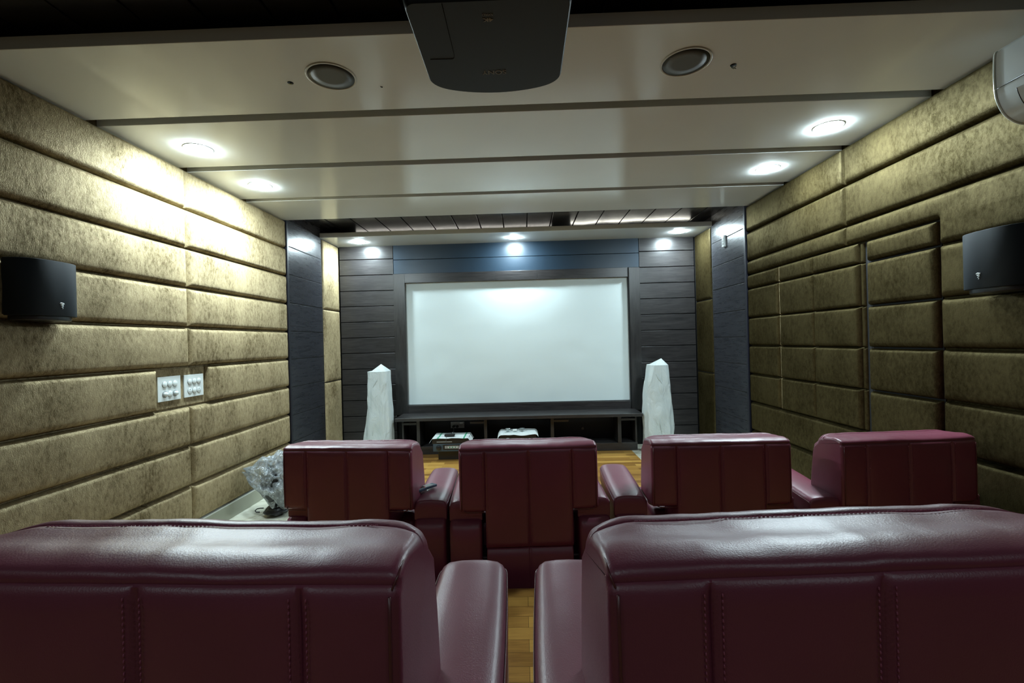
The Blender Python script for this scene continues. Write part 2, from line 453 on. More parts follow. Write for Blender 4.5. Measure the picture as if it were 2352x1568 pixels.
# right wall
ZR = [2.678, 2.410, 2.125, 1.845, 1.556, 1.281, 1.000, .722, .437, .135]
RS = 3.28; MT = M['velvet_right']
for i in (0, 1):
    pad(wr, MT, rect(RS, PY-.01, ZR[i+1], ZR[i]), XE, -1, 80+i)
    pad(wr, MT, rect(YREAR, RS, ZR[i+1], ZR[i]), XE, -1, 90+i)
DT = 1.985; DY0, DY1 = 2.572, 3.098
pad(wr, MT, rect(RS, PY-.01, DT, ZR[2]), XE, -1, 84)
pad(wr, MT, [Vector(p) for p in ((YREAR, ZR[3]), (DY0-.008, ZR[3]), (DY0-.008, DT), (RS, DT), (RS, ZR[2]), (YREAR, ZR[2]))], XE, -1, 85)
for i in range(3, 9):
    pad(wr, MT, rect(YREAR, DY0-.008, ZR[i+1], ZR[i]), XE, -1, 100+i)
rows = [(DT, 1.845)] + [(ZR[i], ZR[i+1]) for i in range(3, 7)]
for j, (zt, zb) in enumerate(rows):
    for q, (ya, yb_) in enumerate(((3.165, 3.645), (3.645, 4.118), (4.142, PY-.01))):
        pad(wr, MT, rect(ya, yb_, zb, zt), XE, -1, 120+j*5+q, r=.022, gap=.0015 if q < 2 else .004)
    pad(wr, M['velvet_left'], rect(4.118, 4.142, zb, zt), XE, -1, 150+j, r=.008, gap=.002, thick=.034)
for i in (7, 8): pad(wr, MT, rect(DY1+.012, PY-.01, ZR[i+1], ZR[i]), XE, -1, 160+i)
# the padded door in the right wall
door = struct(B(XE-.006, XE+.0, DY0, DY1, .02, DT).build('door_1', M['groove']))
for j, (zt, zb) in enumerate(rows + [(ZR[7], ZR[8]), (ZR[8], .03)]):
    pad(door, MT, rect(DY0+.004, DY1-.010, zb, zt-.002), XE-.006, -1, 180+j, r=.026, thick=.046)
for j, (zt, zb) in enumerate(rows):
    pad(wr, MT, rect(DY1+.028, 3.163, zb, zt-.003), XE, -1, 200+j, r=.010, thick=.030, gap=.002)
B(XE-.008, XE, DY1-.006, DY1+.028, .02, DT-.004).build('door_gap', M['groove'], wr)
# skirting
for s, x0, x1 in (('left', XW, XW+.022), ('right', XE-.022, XE)):
    bb = struct(B(x0, x1, 2.15, PY, 0, .118).build('baseboard_'+s, M['skirting'], bevel=.002))
    B(x0 - (.0 if s == 'left' else .006), x1 + (.006 if s == 'left' else .0), 2.15, PY, .119, .131).build('baseboard_cap', M['white_paint'], bb, bevel=.002)
# wood pillars between the padding and the screen niche
def planked(parent, name, mat, axis, face, nrm, a0, a1, zs, t=.02, g=.005):
    mb = MB()
    for i in range(len(zs)-1):
        zt, zb = zs[i]-(g if i else 0), zs[i+1]+g
        lo, hi = sorted((face, face-nrm*t))
        if axis == 'x': mb.box(lo, hi, a0, a1, zb, zt)
        else: mb.box(a0, a1, lo, hi, zb, zt)
    return mb.build(name, mat, parent, bevel=.0015, seg=1)
plL = [ZC-.001, 2.425, 2.131, 1.838, 1.546, 1.255, .966, .673, .40, .12, 0.001]
plR = [ZC-.001, 2.467, 2.191, 1.920, 1.645, 1.367, 1.085, .80, .509, .22, 0.001]
planked(wl, 'wood_pillar', M['wood_y'], 'x', -2.388, 1, PY+.028, PY2, plL, .03)
planked(wr, 'wood_pillar', M['wood_y'], 'x', 2.278, -1, PY+.028, PY2, plR, .03)
B(XW, -2.392, PY, 6.03, 0.001, ZC-.001).build('pillar_core', M['groove'], wl)
B(2.282, XE, PY, 6.03, 0.001, ZC-.001).build('pillar_core', M['groove'], wr)
B(XW, -2.376, PY-.006, PY+.026, 0.001, ZS).build('edge_trim', M['black_trim'], wl, bevel=.002)
B(2.266, XE, PY-.006, PY+.026, 0.001, ZS).build('edge_trim', M['black_trim'], wr, bevel=.002)
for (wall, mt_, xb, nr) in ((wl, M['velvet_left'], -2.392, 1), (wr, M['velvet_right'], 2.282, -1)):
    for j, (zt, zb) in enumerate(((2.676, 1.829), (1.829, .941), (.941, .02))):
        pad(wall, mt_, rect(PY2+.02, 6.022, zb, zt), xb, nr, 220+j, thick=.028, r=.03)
# wall behind the camera
struct(B(XW, XE, YREAR-.12, YREAR, -.1, 2.9).build('wall_rear', M['plain_wall']))
# back wall: dark planks, blue-black upper panel
wb = struct(B(XW, XE, YB+.02, YB+.2, -.1, 2.9).build('wall_back', M['groove']))
zp = [2.699, 2.508, 2.301, 2.094, 1.891, 1.686, 1.479, 1.276, 1.066, .861, .653, .445, .240, .03]
planked(wb, 'wood_planks', M['wood_x'], 'y', YB, -1, -2.372, -1.663, zp, .02)
planked(wb, 'wood_planks', M['wood_x'], 'y', YB, -1, 1.556, 2.262, zp, .02)
planked(wb, 'upper_panel', M['blue_panel'], 'y', YB, -1, -1.657, 1.550, [2.70, 2.490, 2.303], .02, .003)
# screen in its dark frame
scr = thing('projection_screen', 'large white projection screen in a dark wooden frame on the far wall', 'screen', (-.05, YB, 1.38))
def at(o, x, y, z): return (x-o.location.x, y-o.location.y, z-o.location.z)
def child(mb, name, mat, par, **kw):
    L = par.location
    mb.v = [(v[0]-L.x, v[1]-L.y, v[2]-L.z) for v in mb.v]
    return mb.build(name, mat, par, **kw)
mb = MB(); NX, NZ = 40, 24
vsx = [(-1.515+2.935*i/NX, YB+.012+.004*noise.noise(Vector((i*.25, j*.3, 3)))*(i not in (0, NX)), .56+1.64*j/NZ) for j in range(NZ+1) for i in range(NX+1)]
mb.add(vsx, [(j*(NX+1)+i, j*(NX+1)+i+1, (j+1)*(NX+1)+i+1, (j+1)*(NX+1)+i) for j in range(NZ) for i in range(NX)], True)
child(mb, 'screen_surface', M['screen'], scr)
FF = YB-.035
child(B(-1.657, -1.507, FF, YB+.018, .458, 2.300), 'frame_side', M['wood_z'], scr, bevel=.002)
child(B(1.409, 1.550, FF, YB+.018, .458, 2.300), 'frame_side', M['wood_z'], scr, bevel=.002)
child(B(-1.506, 1.397, FF+.004, YB+.018, .458, .577), 'frame_rail', M['wood_x'], scr, bevel=.002)
mb = B(-1.506, -.332, FF-.006, YB+.018, 2.180, 2.300).box(-.330, .221, FF-.008, YB+.018, 2.180, 2.300).box(.223, 1.392, FF-.006, YB+.018, 2.180, 2.300)
child(mb, 'frame_rail', M['wood_x'], scr, bevel=.0015)
child(B(1.397, 1.409, FF+.006, YB+.018, .458, 2.300), 'frame_reveal', M['groove'], scr)
child(B(-1.506, 1.397, YB-.010, YB+.016, .577, .583), 'frame_bead', M['groove'], scr)

# ================================================================ LIGHTS AND CEILING THINGS
def downlight(x, y, z, mat, label, group, r=.078):
    t = thing('ceiling_downlight', label, 'ceiling light', (x, y, z), 0, group)
    MB().lathe((0, 0, 0), [(r+.008, -.0004), (r+.007, -.0032), (r+.001, -.004), (r, -.0025), (r, -.0004)], 40).build('trim_ring', M['white_plastic'], t)
    MB().lathe((0, 0, 0), [(r-.001, -.0045), (r-.003, -.0085), (r*.85, -.0115), (r*.5, -.014), (0.0001, -.015)], 40).build('diffuser', mat, t)
    return t
G1, G2, G3 = 'downlights along the side walls', 'downlights over the screen', 'downlights behind the rear seats'
downlight(-2.06, 2.95, ZS, M['lamp_front'], 'lit round downlight near the left wall, closer one with the brighter glow', G1)
downlight(-2.06, 3.66, ZS, M['lamp_front'], 'lit round downlight near the left wall, farther one toward the screen', G1)
downlight(1.962, 2.945, ZS, M['lamp_front'], 'lit round downlight near the right wall, closer one below the air conditioner line', G1)
downlight(1.957, 3.65, ZS, M['lamp_front'], 'lit round downlight near the right wall, farther one toward the screen', G1)
downlight(-2.018, 5.775, ZS, M['lamp_screen'], 'lit downlight in the far ceiling board, left of the screen', G2, .070)
downlight(-.059, 5.772, ZS, M['lamp_screen'], 'lit downlight in the far ceiling board above the middle of the screen', G2, .070)
downlight(1.974, 5.715, ZS, M['lamp_screen'], 'lit downlight in the far ceiling board, right of the screen', G2, .070)
for x in (-1.7, 0, 1.7):
    downlight(x, -.80, ZS, M['lamp_rear'], 'lit round downlight in the ceiling behind the rear seats', G3)
# LED strips lying on top of the far board
def strip(name, pts, mat, label):
    mb = MB(); mb.tube(pts, .0055, 6); o = mb.build(name, mat)
    return tag(o, label, 'led strip', 'cove lighting strips')
pts = [(.66+.02*i*3.9, 5.80+.10*math.exp(-((i-2)/4)**2)*.6+.012*math.sin(i*1.1), ZS+.0625+.004*math.sin(i*.9)) for i in range(20)]
strip('led_strip', pts, M['led'], 'bright led strip glowing in the cove above the far ceiling board at right')
pts = [(-2.1+.12*i, 5.925+.010*math.sin(i*1.7), ZS+.0625) for i in range(22)]
strip('led_strip', pts, M['led_dim'], 'dim led strip in the cove above the far ceiling board at left')
def ceil_speaker(x, y, label):
    t = thing('ceiling_speaker', label, 'speaker', (x, y, ZS), 0, 'round ceiling speakers')
    MB().lathe((0, 0, 0), [(.1165, -.0003), (.1165, -.004), (.113, -.0055), (.108, -.005), (.1075, -.0025)], 64).build('rim', M['rim_cream'], t)
    MB().lathe((0, 0, 0), [(.1072, -.0035), (.06, -.0045), (.0001, -.005)], 64).build('grille', M['grille_grey'], t)
ceil_speaker(-.884, 2.209, 'round grey ceiling speaker left of the projector')
ceil_speaker(.810, 2.201, 'round grey ceiling speaker right of the projector')
t = thing('ceiling_cable_hole', 'small round ceiling hole with yellow wire ends, left of the left ceiling speaker', 'cable hole', (-1.104, 2.25, ZS), 0, 'open cable holes in the ceiling')
MB().lathe((0, 0, 0), [(.0145, -.0008), (.0001, -.001)], 24).build('hole', M['dark_hole'], t)
for dx, q in ((-.004, .3), (.001, .1), (.005, -.2)):
    MB().tube([(dx, .006, -.001), (dx-.001, .0, -.006), (dx-.003, -.006, -.009+q*.004)], .0013, 6).build('wire', M['wire_yellow'], t)
t = thing('ceiling_cable_hole', 'small ceiling hole with a looped green black wire, right of the right ceiling speaker', 'cable hole', (1.05, 2.24, ZS), 0, 'open cable holes in the ceiling')
MB().lathe((0, 0, 0), [(.0145, -.0008), (.0001, -.001)], 24).build('hole', M['dark_hole'], t)
MB().tube([(-.011+.022*math.sin(a/2)**2*1.0, .006*math.cos(a)-.004*0, -.002-.020*math.sin(a/2*1.0)*math.sin(PI*a/(2*PI))) for a in [2*PI*i/16 for i in range(17)]], .0014, 6).build('wire', M['wire_green'], t)
MB().tube([(-.010, .004, -.001), (-.008, -.001, -.014), (0, -.003, -.020), (.008, -.001, -.014), (.011, .003, -.004), (.018, .006, -.003)], .0014, 6).build('wire', M['wire_green'], t)
mb = MB().tube([(-.677, 2.311, ZS-.001), (-.672, 2.314, ZS-.003), (-.667, 2.316, ZS-.0015)], .0022, 6)
tag(mb.build('ceiling_nail', M['black_plastic']), 'tiny dark nail in the cream ceiling beside the projector', 'nail')

# ---------------------------------------------------------------- projector
PZ = 2.335
pj = thing('projector', 'large black projector hanging upside down from the ceiling above the rear seats', 'projector', (-.072, 1.53, PZ))
def outline(wd, dp, bow, rc, n=7):
    """plan of the shell: bowed front at +y, rounded corners"""
    pts = []
    hx, hy = wd/2, dp/2
    for i in range(41):
        t_ = math.sin((.5-i/40)*PI)
        t_ = max(-1, min(1, t_*1.0))
        pts.append((hx*t_, hy - bow*t_*t_ - rc*(1-math.sqrt(max(0, 1-abs(t_)**9)))))
    r2 = .03
    pts += [(-hx+r2-r2*math.cos(PI/2*i/n), -hy+r2-r2*math.sin(PI/2*i/n)) for i in range(n+1)]
    pts += [(hx-r2+r2*math.sin(PI/2*i/n), -hy+r2-r2*math.cos(PI/2*i/n)) for i in range(n+1)]
    return pts
base = outline(.476, .482, .055, .05)
levels = [(0, .984), (.0015, .990), (.006, 1.0), (.018, 1.012), (.05, 1.035), (.09, 1.05), (.13, 1.045), (.16, 1.01), (.175, .95)]
mb = MB(); n = len(base); vs = []
for z, k in levels: vs += [(p[0]*k, p[1]*(1+(k-1)*.7), z) for p in base]
fs = [(i*n+k, i*n+(k+1) % n, (i+1)*n+(k+1) % n, (i+1)*n+k) for i in range(len(levels)-1) for k in range(n)]
mb.add(vs, fs, True); mb.add(vs[:n], [tuple(range(n))]); mb.add(vs[-n:], [tuple(range(n))])
mb.build('shell', M['proj'], pj)
# lamp cover seam on the underside
def flatline(pts, w_, mat, name, par):
    MB().tube(pts, w_, 4).build(name, mat, par)
flatline([(-.128, -.235, -.0006), (-.127, .0, -.0006), (-.129, .012, -.0006), (-.135, .019, -.0006), (-.21, .017, -.0006)], .0012, M['groove'], 'cover_seam', pj)
MB().lathe((0, .268, .085), [(.062, -.012), (.062, .005), (.05, .012), (.045, .004), (.0001, .001)], 36, axis=1).build('lens', M['black_plastic'], pj)
MB().box(-.13, .13, -.255, -.235, .02, .035).build('vent_lip', M['grey_plastic'], pj, bevel=.003)
B(-.06, .06, -.06, .06, .176, .186).build('mount_plate', M['black_plastic'], pj, bevel=.002)
MB().tube([(0, 0, .18), (0, 0, ZC-PZ-.012)], .02, 16).build('mount_pole', M['black_plastic'], pj)
MB().lathe((0, 0, 0), [(.06, ZC-PZ-.014), (.06, ZC-PZ-.001)], 32).build('mount_flange', M['black_plastic'], pj)
def mat_face(loc, xdir, ydir):
    x = Vector(xdir).normalized(); y = Vector(ydir).normalized(); z = x.cross(y)
    mm = Matrix((x, y, z)).transposed().to_4x4(); mm.translation = loc; return mm
# text faces down; seen from behind it stands on its head
text('SONY', 'lettering', .034, M['proj_gold'], pj, mat_face((.0, .103, -.0008), (-1, 0, 0), (0, 1, 0)) @ Matrix.Identity(4), width=.085)
text('4K', 'lettering', .022, M['proj_gold'], pj, mat_face((-.003, -.164, -.0008), (-1, 0, 0), (0, 1, 0)), width=.032, bold=.0006)
text('SXRD', 'lettering', .012, M['proj_gold'], pj, mat_face((-.003, -.185, -.0008), (-1, 0, 0), (0, 1, 0)), width=.032)

# ---------------------------------------------------------------- air conditioner
ac = thing('air_conditioner', 'white split air conditioner high on the right wall, cut by the frame', 'air conditioner', (2.26, 1.6, 2.41))
prof = [(0, .165), (-.165, .165), (-.190, .158), (-.200, .140), (-.2035, .08), (-.2035, .03), (-.201, -.02), (-.192, -.06), (-.172, -.102), (-.145, -.130), (-.105, -.150), (-.05, -.157), (0, -.155)]
def smooth_curve(P, k=4):
    out = []
    for i in range(len(P)-1):
        p0, p1, p2, p3 = (Vector(P[max(0, min(len(P)-1, i+d))]) for d in (-1, 0, 1, 2))
        for j in range(k):
            t_ = j/k; out.append(tuple(.5*((2*p1)+(p2-p0)*t_+(2*p0-5*p1+4*p2-p3)*t_*t_+(3*p1-p0-3*p2+p3)*t_**3)))
    return out + [tuple(P[-1])]
prof = smooth_curve(prof)
mb = MB(); rext(mb, prof, -.44, .425, .010, .010, lambda u, v, a: (u, a, v), nseg=3)
mb.build('body', M['ac_white'], ac, autosmooth=50)
def ac_line(i0, i1): return [(prof[i][0]*1.004-.001, .4285, prof[i][1]) for i in range(i0, i1)]
mb = MB().tube([(p[0]*1.0, .424, p[1]) for p in prof[8:46]], .0045, 6); mb.build('end_trim', M['ac_rim'], ac)
MB().tube([(-.2050, .37, -.004), (-.2050, -.42, -.004)], .003, 6).build('panel_slot', M['black_plastic'], ac)
MB().tube([(-.2045, .425, -.006), (-.2048, .37, -.006)], .0012, 5).build('panel_seam', M['black_plastic'], ac)
fp = [p for p in prof[4:] if -.128 < p[1] < -.038]
mb = MB(); rext(mb, [(a*1.008, b) for a, b in fp] + [(a*.98, b+.004) for a, b in fp[::-1]], -.38, .34, 0, 0, lambda u, v, a: (u, a, v))
mb.build('air_flap', M['ac_white'], ac, autosmooth=40)
MB().tube([(p[0]*1.008, .341, p[1]) for p in fp], .0016, 5).build('flap_edge', M['black_plastic'], ac)

# ---------------------------------------------------------------- surround speakers on the side walls
def logo(par, cx, cy, cz, tdir):
    """small white winding mark: strokes that shrink downwards"""
    t = Vector(tdir)
    pts2 = [(-.009, .010), (-.004, .0125), (.009, .0115), (.010, .009), (.002, .0075), (-.006, .006), (-.004, .004), (.005, .0035), (.007, .001), (.001, -.001), (-.003, -.003), (.003, -.005), (.004, -.008), (.001, -.010)]
    r = [k*1.25 for k in (.0017, .0021, .0017, .0016, .0017, .0014, .0014, .0015, .0014, .0014, .0014, .0014, .0014, .0014)]
    pts2 = [(a*1.15, b*1.25) for a, b in pts2]
    MB().tube([(cx + t.x*a, cy + t.y*a, cz + b) for a, b in pts2], r, 6).build('logo', M['white_plastic'], par)
def surround(xw, nrm, y0, y1, z0, z1, label, depth=.12):
    t = thing('wall_speaker', label, 'speaker', (xw, (y0+y1)/2, (z0+z1)/2), 0, 'curved surround speakers on the side walls')
    hy, hz = (y1-y0)/2, (z1-z0)/2
    plan = []
    K = 40
    for i in range(K+1):
        a = PI*i/K; c, s_ = math.cos(a), math.sin(a)
        plan.append((math.copysign(abs(c)**.75, c)*hy, abs(s_)**.75*depth))
    P = plan + [(-hy, .0), (hy, .0)]
    P = plan
    mb = MB(); rext(mb, [(p[1], p[0]) for p in P], -hz, hz, .0025, .0025, lambda u, v, a: (nrm*u, v, a), nseg=2)
    mb.build('grille', M['speaker_cloth'], t, autosmooth=45)
    B(min(0, -nrm*.012), max(0, -nrm*.012), -hy*.96, hy*.96, -hz*.96, hz*.96).build('mounting_plate', M['black_plastic'], t)
    mb = MB(); rext(mb, [(p[1]*.86, p[0]*.88) for p in P], -hz-.02, -hz-.0005, .002, 0, lambda u, v, a: (nrm*u, v, a), nseg=2)
    mb.build('lower_cap', M['black_plastic'], t, autosmooth=45)
    return t
sL = surround(-2.362, 1, 2.060, 2.35, 1.560, 1.826, 'dark curved surround speaker on the left padded wall')
sR = surround(2.254, -1, 2.02, 2.332, 1.572, 1.838, 'dark curved surround speaker on the right padded wall below the air conditioner')
logo(sL, .1215, .0065, -.085, (-.04, 1.0, 0)); logo(sR, -.1215, .0185, -.078, (-.10, -.99, 0))

# ---------------------------------------------------------------- switch plates
def rot_disc(mb, x, y, z, r, t, mi=0, n=28):
    return mb.lathe((x, y, z), [(r, 0), (r, t*.7), (r-.0015, t), (.0001, t)], n, axis=0)
def switch(y0, y1, z0, z1, label, kinds):
    x = XW+.012
    t = thing('switch_plate', label, 'switch plate', (x, (y0+y1)/2, (z0+z1)/2), 0, 'white switch plates on the left wall')
    hy, hz = (y1-y0)/2, (z1-z0)/2
    B(0, .008, -hy, hy, -hz, hz).build('plate', M['white_plastic'], t, bevel=.0015)
    for k, kind in enumerate(kinds):
        cy = -.044+.046*(k % 3)+.0; cz = .030 - .066*(k//3)
        rot_disc(MB(), .008, cy, cz, .0235, .0015).build('ring', M['grey_plastic'], t)
        if kind == 's': rot_disc(MB(), .009, cy, cz, .0205, .0035).build('button', M['white_plastic'], t)
        elif kind == 'k':
            o = rot_disc(MB(), .009, cy, cz, .015, .016).build('knob', M['white_plastic'], t)
        else:
            o = rot_disc(MB(), .009, cy, cz, .0205, .002).build('socket', M['white_plastic'], t)
            for a, b, r in ((0, .010, .003), (-.007, -.006, .0022), (.007, -.006, .0022)):
                rot_disc(MB(), .0105, cy+a, cz+b, r, .001, n=10).build('pin_hole', M['dark_hole'], o)
    return t
switch(2.990, 3.194, 1.038, 1.203, 'white plate of six round controls on the left wall, two of them knobs', 'ssskskk'[:6].replace('kskk', 'ksk') if False else 'sssksk')
switch(3.229, 3.425, 1.040, 1.200, 'white plate with round switches and two sockets on the left wall, nearer the screen', 'ssspsp')
t = thing('small_wall_switch', 'small white switch box high on the right wooden pillar', 'switch', (2.278, 5.165, 2.43))
B(-.022, 0, -.026, .026, -.062, .062).build('box', M['white_plastic'], t, bevel=.003)
for z in (-.03, .0, .03): B(-.025, -.021, -.014, .014, z-.011, z+.011).build('rocker', M['grey_plastic'], t, bevel=.001)

# ================================================================ MEDIA CABINET
cb = thing('media_cabinet', 'low dark wooden media cabinet with open bays under the screen', 'cabinet', (-.06, 5.85, 0))
child(B(-1.568, 1.440, 5.60, FF-.002, .437, .476), 'shelf_top', M['wood_x'], cb, bevel=.003)
child(B(-1.52, 1.40, 5.73, 6.03, .001, .098), 'plinth', M['wood_x'], cb, bevel=.002)
for xa, xb_ in ((-1.333, -1.292), (-.492, -.455), (.334, .374), (1.160, 1.203)):
    child(B(xa, xb_, 5.72, 6.02, .099, .436), 'divider', M['wood_z'], cb, bevel=.002)
for xa, xb_ in ((-1.52, -1.498), (1.378, 1.40)):
    child(B(xa, xb_, 5.74, 6.02, .099, .436), 'end_panel', M['wood_z'], cb, bevel=.002)
for xa, xb_ in ((-1.515, -1.334), (-.665, -.493), (.375, .556), (1.204, 1.385)):
    child(B(xa, xb_, 5.722, 5.744, .372, .398), 'rail', M['wood_x'], cb, bevel=.001)
child(B(-1.52, 1.40, 6.021, 6.036, .099, .436), 'back_board', M['groove'], cb)
t = thing('power_outlet', 'grey wall outlet with black plugs inside the left cabinet bay', 'outlet', (-.863, 6.020, .310))
B(-.088, .088, -.010, 0, -.040, .040).build('plate', M['grey_plastic'], t, bevel=.002)
for x in (-.048, .0):
    MB().lathe((x, 0, -.015), [(.016, -.05), (.016, -.012)], 16, axis=1).build('plug', M['black_plastic'], t)
for x in (.045,):
    for dx in (-.008, .008): MB().lathe((x+dx, 0, -.01), [(.003, -.0112), (.003, -.010)], 8, axis=1).build('pin_hole', M['dark_hole'], t)
B(.03, .07, -.014, -.009, .018, .034).build('rocker', M['white_plastic'], t, bevel=.001)
tag(MB().lathe((.765, 6.021, .23), [(.022, -.002), (.018, -.006), (.012, -.004), (.0001, -.004)], 20, axis=1).build('cable_grommet', M['black_plastic']), 'small round black cable grommet at the back of the right cabinet bay', 'cable grommet')

# ---------------------------------------------------------------- equipment in front of the cabinet
tag(B(-1.02, -.66, 5.46, 5.70, .001, .110).build('equipment_stand', M['black_plastic'], bevel=.004), 'low black block under the blue grey receiver', 'stand')
rc = thing('av_receiver', 'blue grey audio receiver with a round dial, lowest in the left stack', 'receiver', (-.865, 5.55, .111))
B(-.205, .205, -.15, .15, 0, .088).build('case', M['blue_grey'], rc, bevel=.004)
MB().lathe((-.138, -.15, .046), [(.029, 0), (.029, -.012), (.025, -.016), (.0001, -.016)], 28, axis=1).build('volume_dial', M['black_plastic'], rc)
B(-.085, .19, -.1525, -.15, .02, .078).build('display_window', M['black_plastic'], rc)
B(-.065, .10, -.1545, -.152, .034, .066).build('sticker', M['grey_plastic'], rc)
for i in range(7): B(-.03+.017*i, -.02+.017*i, -.156, -.154, .04+.003*(i % 3), .055+.002*(i % 2)).build('sticker_print', M['green_tape' if i % 2 else 'white_plastic'], rc)
bx = thing('media_player', 'black box player stacked on the receiver, half under white wrapping', 'media player', (-.865, 5.555, .200))
B(-.215, .215, -.155, .145, 0, .068).build('case', M['black_plastic'], bx, bevel=.003)
B(-.16, .02, -.157, -.155, .020, .028).build('disc_slot', M['grey_plastic'], bx)
def sheet(name, x0, x1, y0, y1, z, hang_f, hang_s, mat, nx=26, ny=12, seed=1, mats=None, bandf=None):
    mb = MB(); vs = []
    W, D = x1-x0, y1-y0
    for j in range(ny+1):
        for i in range(nx+1):
            u = x0-hang_s*.7 + (W+1.4*hang_s)*i/nx; v = y0 - hang_f*.5 + (D+hang_f*.5)*j/ny
            zz = z + .006*noise.noise(Vector((u*9, v*9, seed)))+.003
            dx = max(0, x0-u, u-x1); dy = max(0, y0-v)
            jag = .35+.9*abs(noise.noise(Vector((u*6+seed, v*6, 0.5))))
            zz -= dx*1.4*(.75+.4*jag) + dy*1.8*jag
            uu = max(x0-.012-dx*.5 if u < x0 else u, u) if u < x0 else u
            vs.append((u, max(v, y0-.016-.3*dy), zz))
    fs = []; 
    for j in range(ny):
        for i in range(nx):
            mi = bandf(i/nx) if bandf else 0
            mb.add([], [], True)
            fs.append(((j*(nx+1)+i, j*(nx+1)+i+1, (j+1)*(nx+1)+i+1, (j+1)*(nx+1)+i), mi))
    o0 = len(mb.v); mb.v += vs
    for f, mi in fs: mb.f.append([a+o0 for a in f]); mb.sm.append(True); mb.mi.append(mi)
    return mb.build(name, mats or mat)
o = sheet('packing_sheet', -1.075, -.655, 5.385, 5.69, .269, .010, .055, None, seed=3, mats=[M['cloth'], M['green_tape']], bandf=lambda q: 1 if .17 < q < .21 or .80 < q < .84 else 0)
tag(o, 'white packing sheet with green bands draped over the left equipment stack', 'packing sheet')
ad = thing('power_adapter', 'small black adapter lying on the white sheet over the left stack', 'power adapter', (-.88, 5.47, .279))
B(-.06, .06, -.035, .035, 0, .022).build('case', M['black_plastic'], ad, bevel=.006)
MB().tube([(.0, .03, .012), (.03, .12, .03), (.02, .2, .04), (-.01, .36, .025), (-.03, .49, .016)], .003, 6).build('lead', M['black_plastic'], ad)
MB().tube([(-.03, -.035, .01), (-.028, -.11, -.02), (-.02, -.115, -.1), (-.01, -.113, -.15)], .002, 6).build('lead', M['black_plastic'], ad)
tag(B(-.26, .12, 5.46, 5.70, .001, .14).build('equipment_stand', M['black_plastic'], bevel=.004), 'black block under the second equipment stack, hidden behind a front seat', 'stand')
am = thing('amplifier', 'black amplifier under a white foam sheet in front of the middle cabinet bay', 'amplifier', (-.07, 5.56, .141))
B(-.215, .215, -.14, .14, 0, .155).build('case', M['black_plastic'], am, bevel=.004)
MB().lathe((-.12, -.14, .08), [(.03, 0), (.03, -.012), (.0001, -.013)], 24, axis=1).build('dial', M['grey_plastic'], am)
o = sheet('packing_sheet', -.285, .145, 5.415, 5.70, .299, .030, .035, M['cloth'], seed=9)
tag(o, 'white foam sheet draped over the black amplifier', 'packing sheet')
for x, lb in ((-.190, 'small clear glass bowl on the white foam sheet, left of the white box'), (-.02, 'small clear glass bowl on the white foam sheet, right of the white box')):
    mb = MB().lathe((x, 5.52, .308), [(.012, 0), (.026, .006), (.036, .020), (.034, .034), (.031, .034), (.030, .02), (.02, .008), (.0001, .005)], 24)
    tag(mb.build('glass_bowl', M['clear_glass']), lb, 'glass bowl', 'glass bowls on the amplifier')
tag(B(-.132, -.082, 5.49, 5.53, .310, .334).build('small_box', M['white_plastic'], bevel=.004), 'small white box between the two glass bowls', 'box')

# ---------------------------------------------------------------- wrapped floor speakers
def wrapped(cx, cy, levels, label, sheerL, seedn, zpeak, peakx, lipx):
    """levels: (z, xl, xr, half depth)"""
    t = thing('wrapped_floor_speaker', label, 'covered speaker', (cx, cy, 0), 0, 'white wrapped floor speakers')
    mb = MB(); n = 48; vs = []
    lv = []
    for i in range(len(levels)-1):
        a, b = levels[i], levels[i+1]; K = 6
        for k in range(K): lv.append([a[j]+(b[j]-a[j])*k/K for j in range(4)])
    lv.append(list(levels[-1]))
    for z, xl, xr, hd in lv:
        mx, hx = (xl+xr)/2, (xr-xl)/2
        for k in range(n):
            a = 2*PI*k/n; c, s_ = math.cos(a), math.sin(a)
            ex = math.copysign(abs(c)**.55, c); ey = math.copysign(abs(s_)**.55, s_)
            fold = .010*math.sin(a*7+z*5+seedn)*max(0, 1.1-z) + .020*noise.noise(Vector((c*3+9, s_*3+seedn+9, z*5)))*min(1, (1.10-z)*6 if z < 1.1 else 0)
            vs.append((mx-cx+ex*(hx+fold*.6), ey*(hd+fold), z))
    m_ = len(lv)
    fs = [(i*n+k, i*n+(k+1) % n, (i+1)*n+(k+1) % n, (i+1)*n+k) for i in range(m_-1) for k in range(n)]
    mb.add(vs, fs, True)
    # top: corner of the cover stands up in a peak
    top = vs[-n:]
    px, pz = peakx-cx, zpeak
    ring2 = []
    for (x, y, z) in top:
        ring2.append((min(px+.088, max(px-.098, x*.985)), y*.9, z+.002))
    mb.add(top + ring2 + [(px, -.03, pz)], [(k, (k+1) % n, n+(k+1) % n, n+k) for k in range(n)] + [(n+k, n+(k+1) % n, 2*n) for k in range(n)], False)
    o = mb.build('cover', M['cloth'], t)
    # folds and seams showing through the thin cloth
    for (p0, p1, r) in sheerL:
        pts = []
        for i in range(9):
            q = i/8; x = p0[0]+(p1[0]-p0[0])*q; z = p0[1]+(p1[1]-p0[1])*q
            L = min(lv, key=lambda l: abs(l[0]-z)); mx, hx = (L[1]+L[2])/2, (L[2]-L[1])/2
            e = min(.97, abs(x-mx)/hx); yy = -(L[3]+.003)*(1-e**(1/.55*1.0*1))**.55 if e < .97 else -L[3]*.3
            pts.append((x-cx, yy, z))
        MB().tube(pts, [r*(.4+.6*math.sin(PI*i/8)) for i in range(9)], 6).build('cloth_fold', M['cloth'], t)
    return t
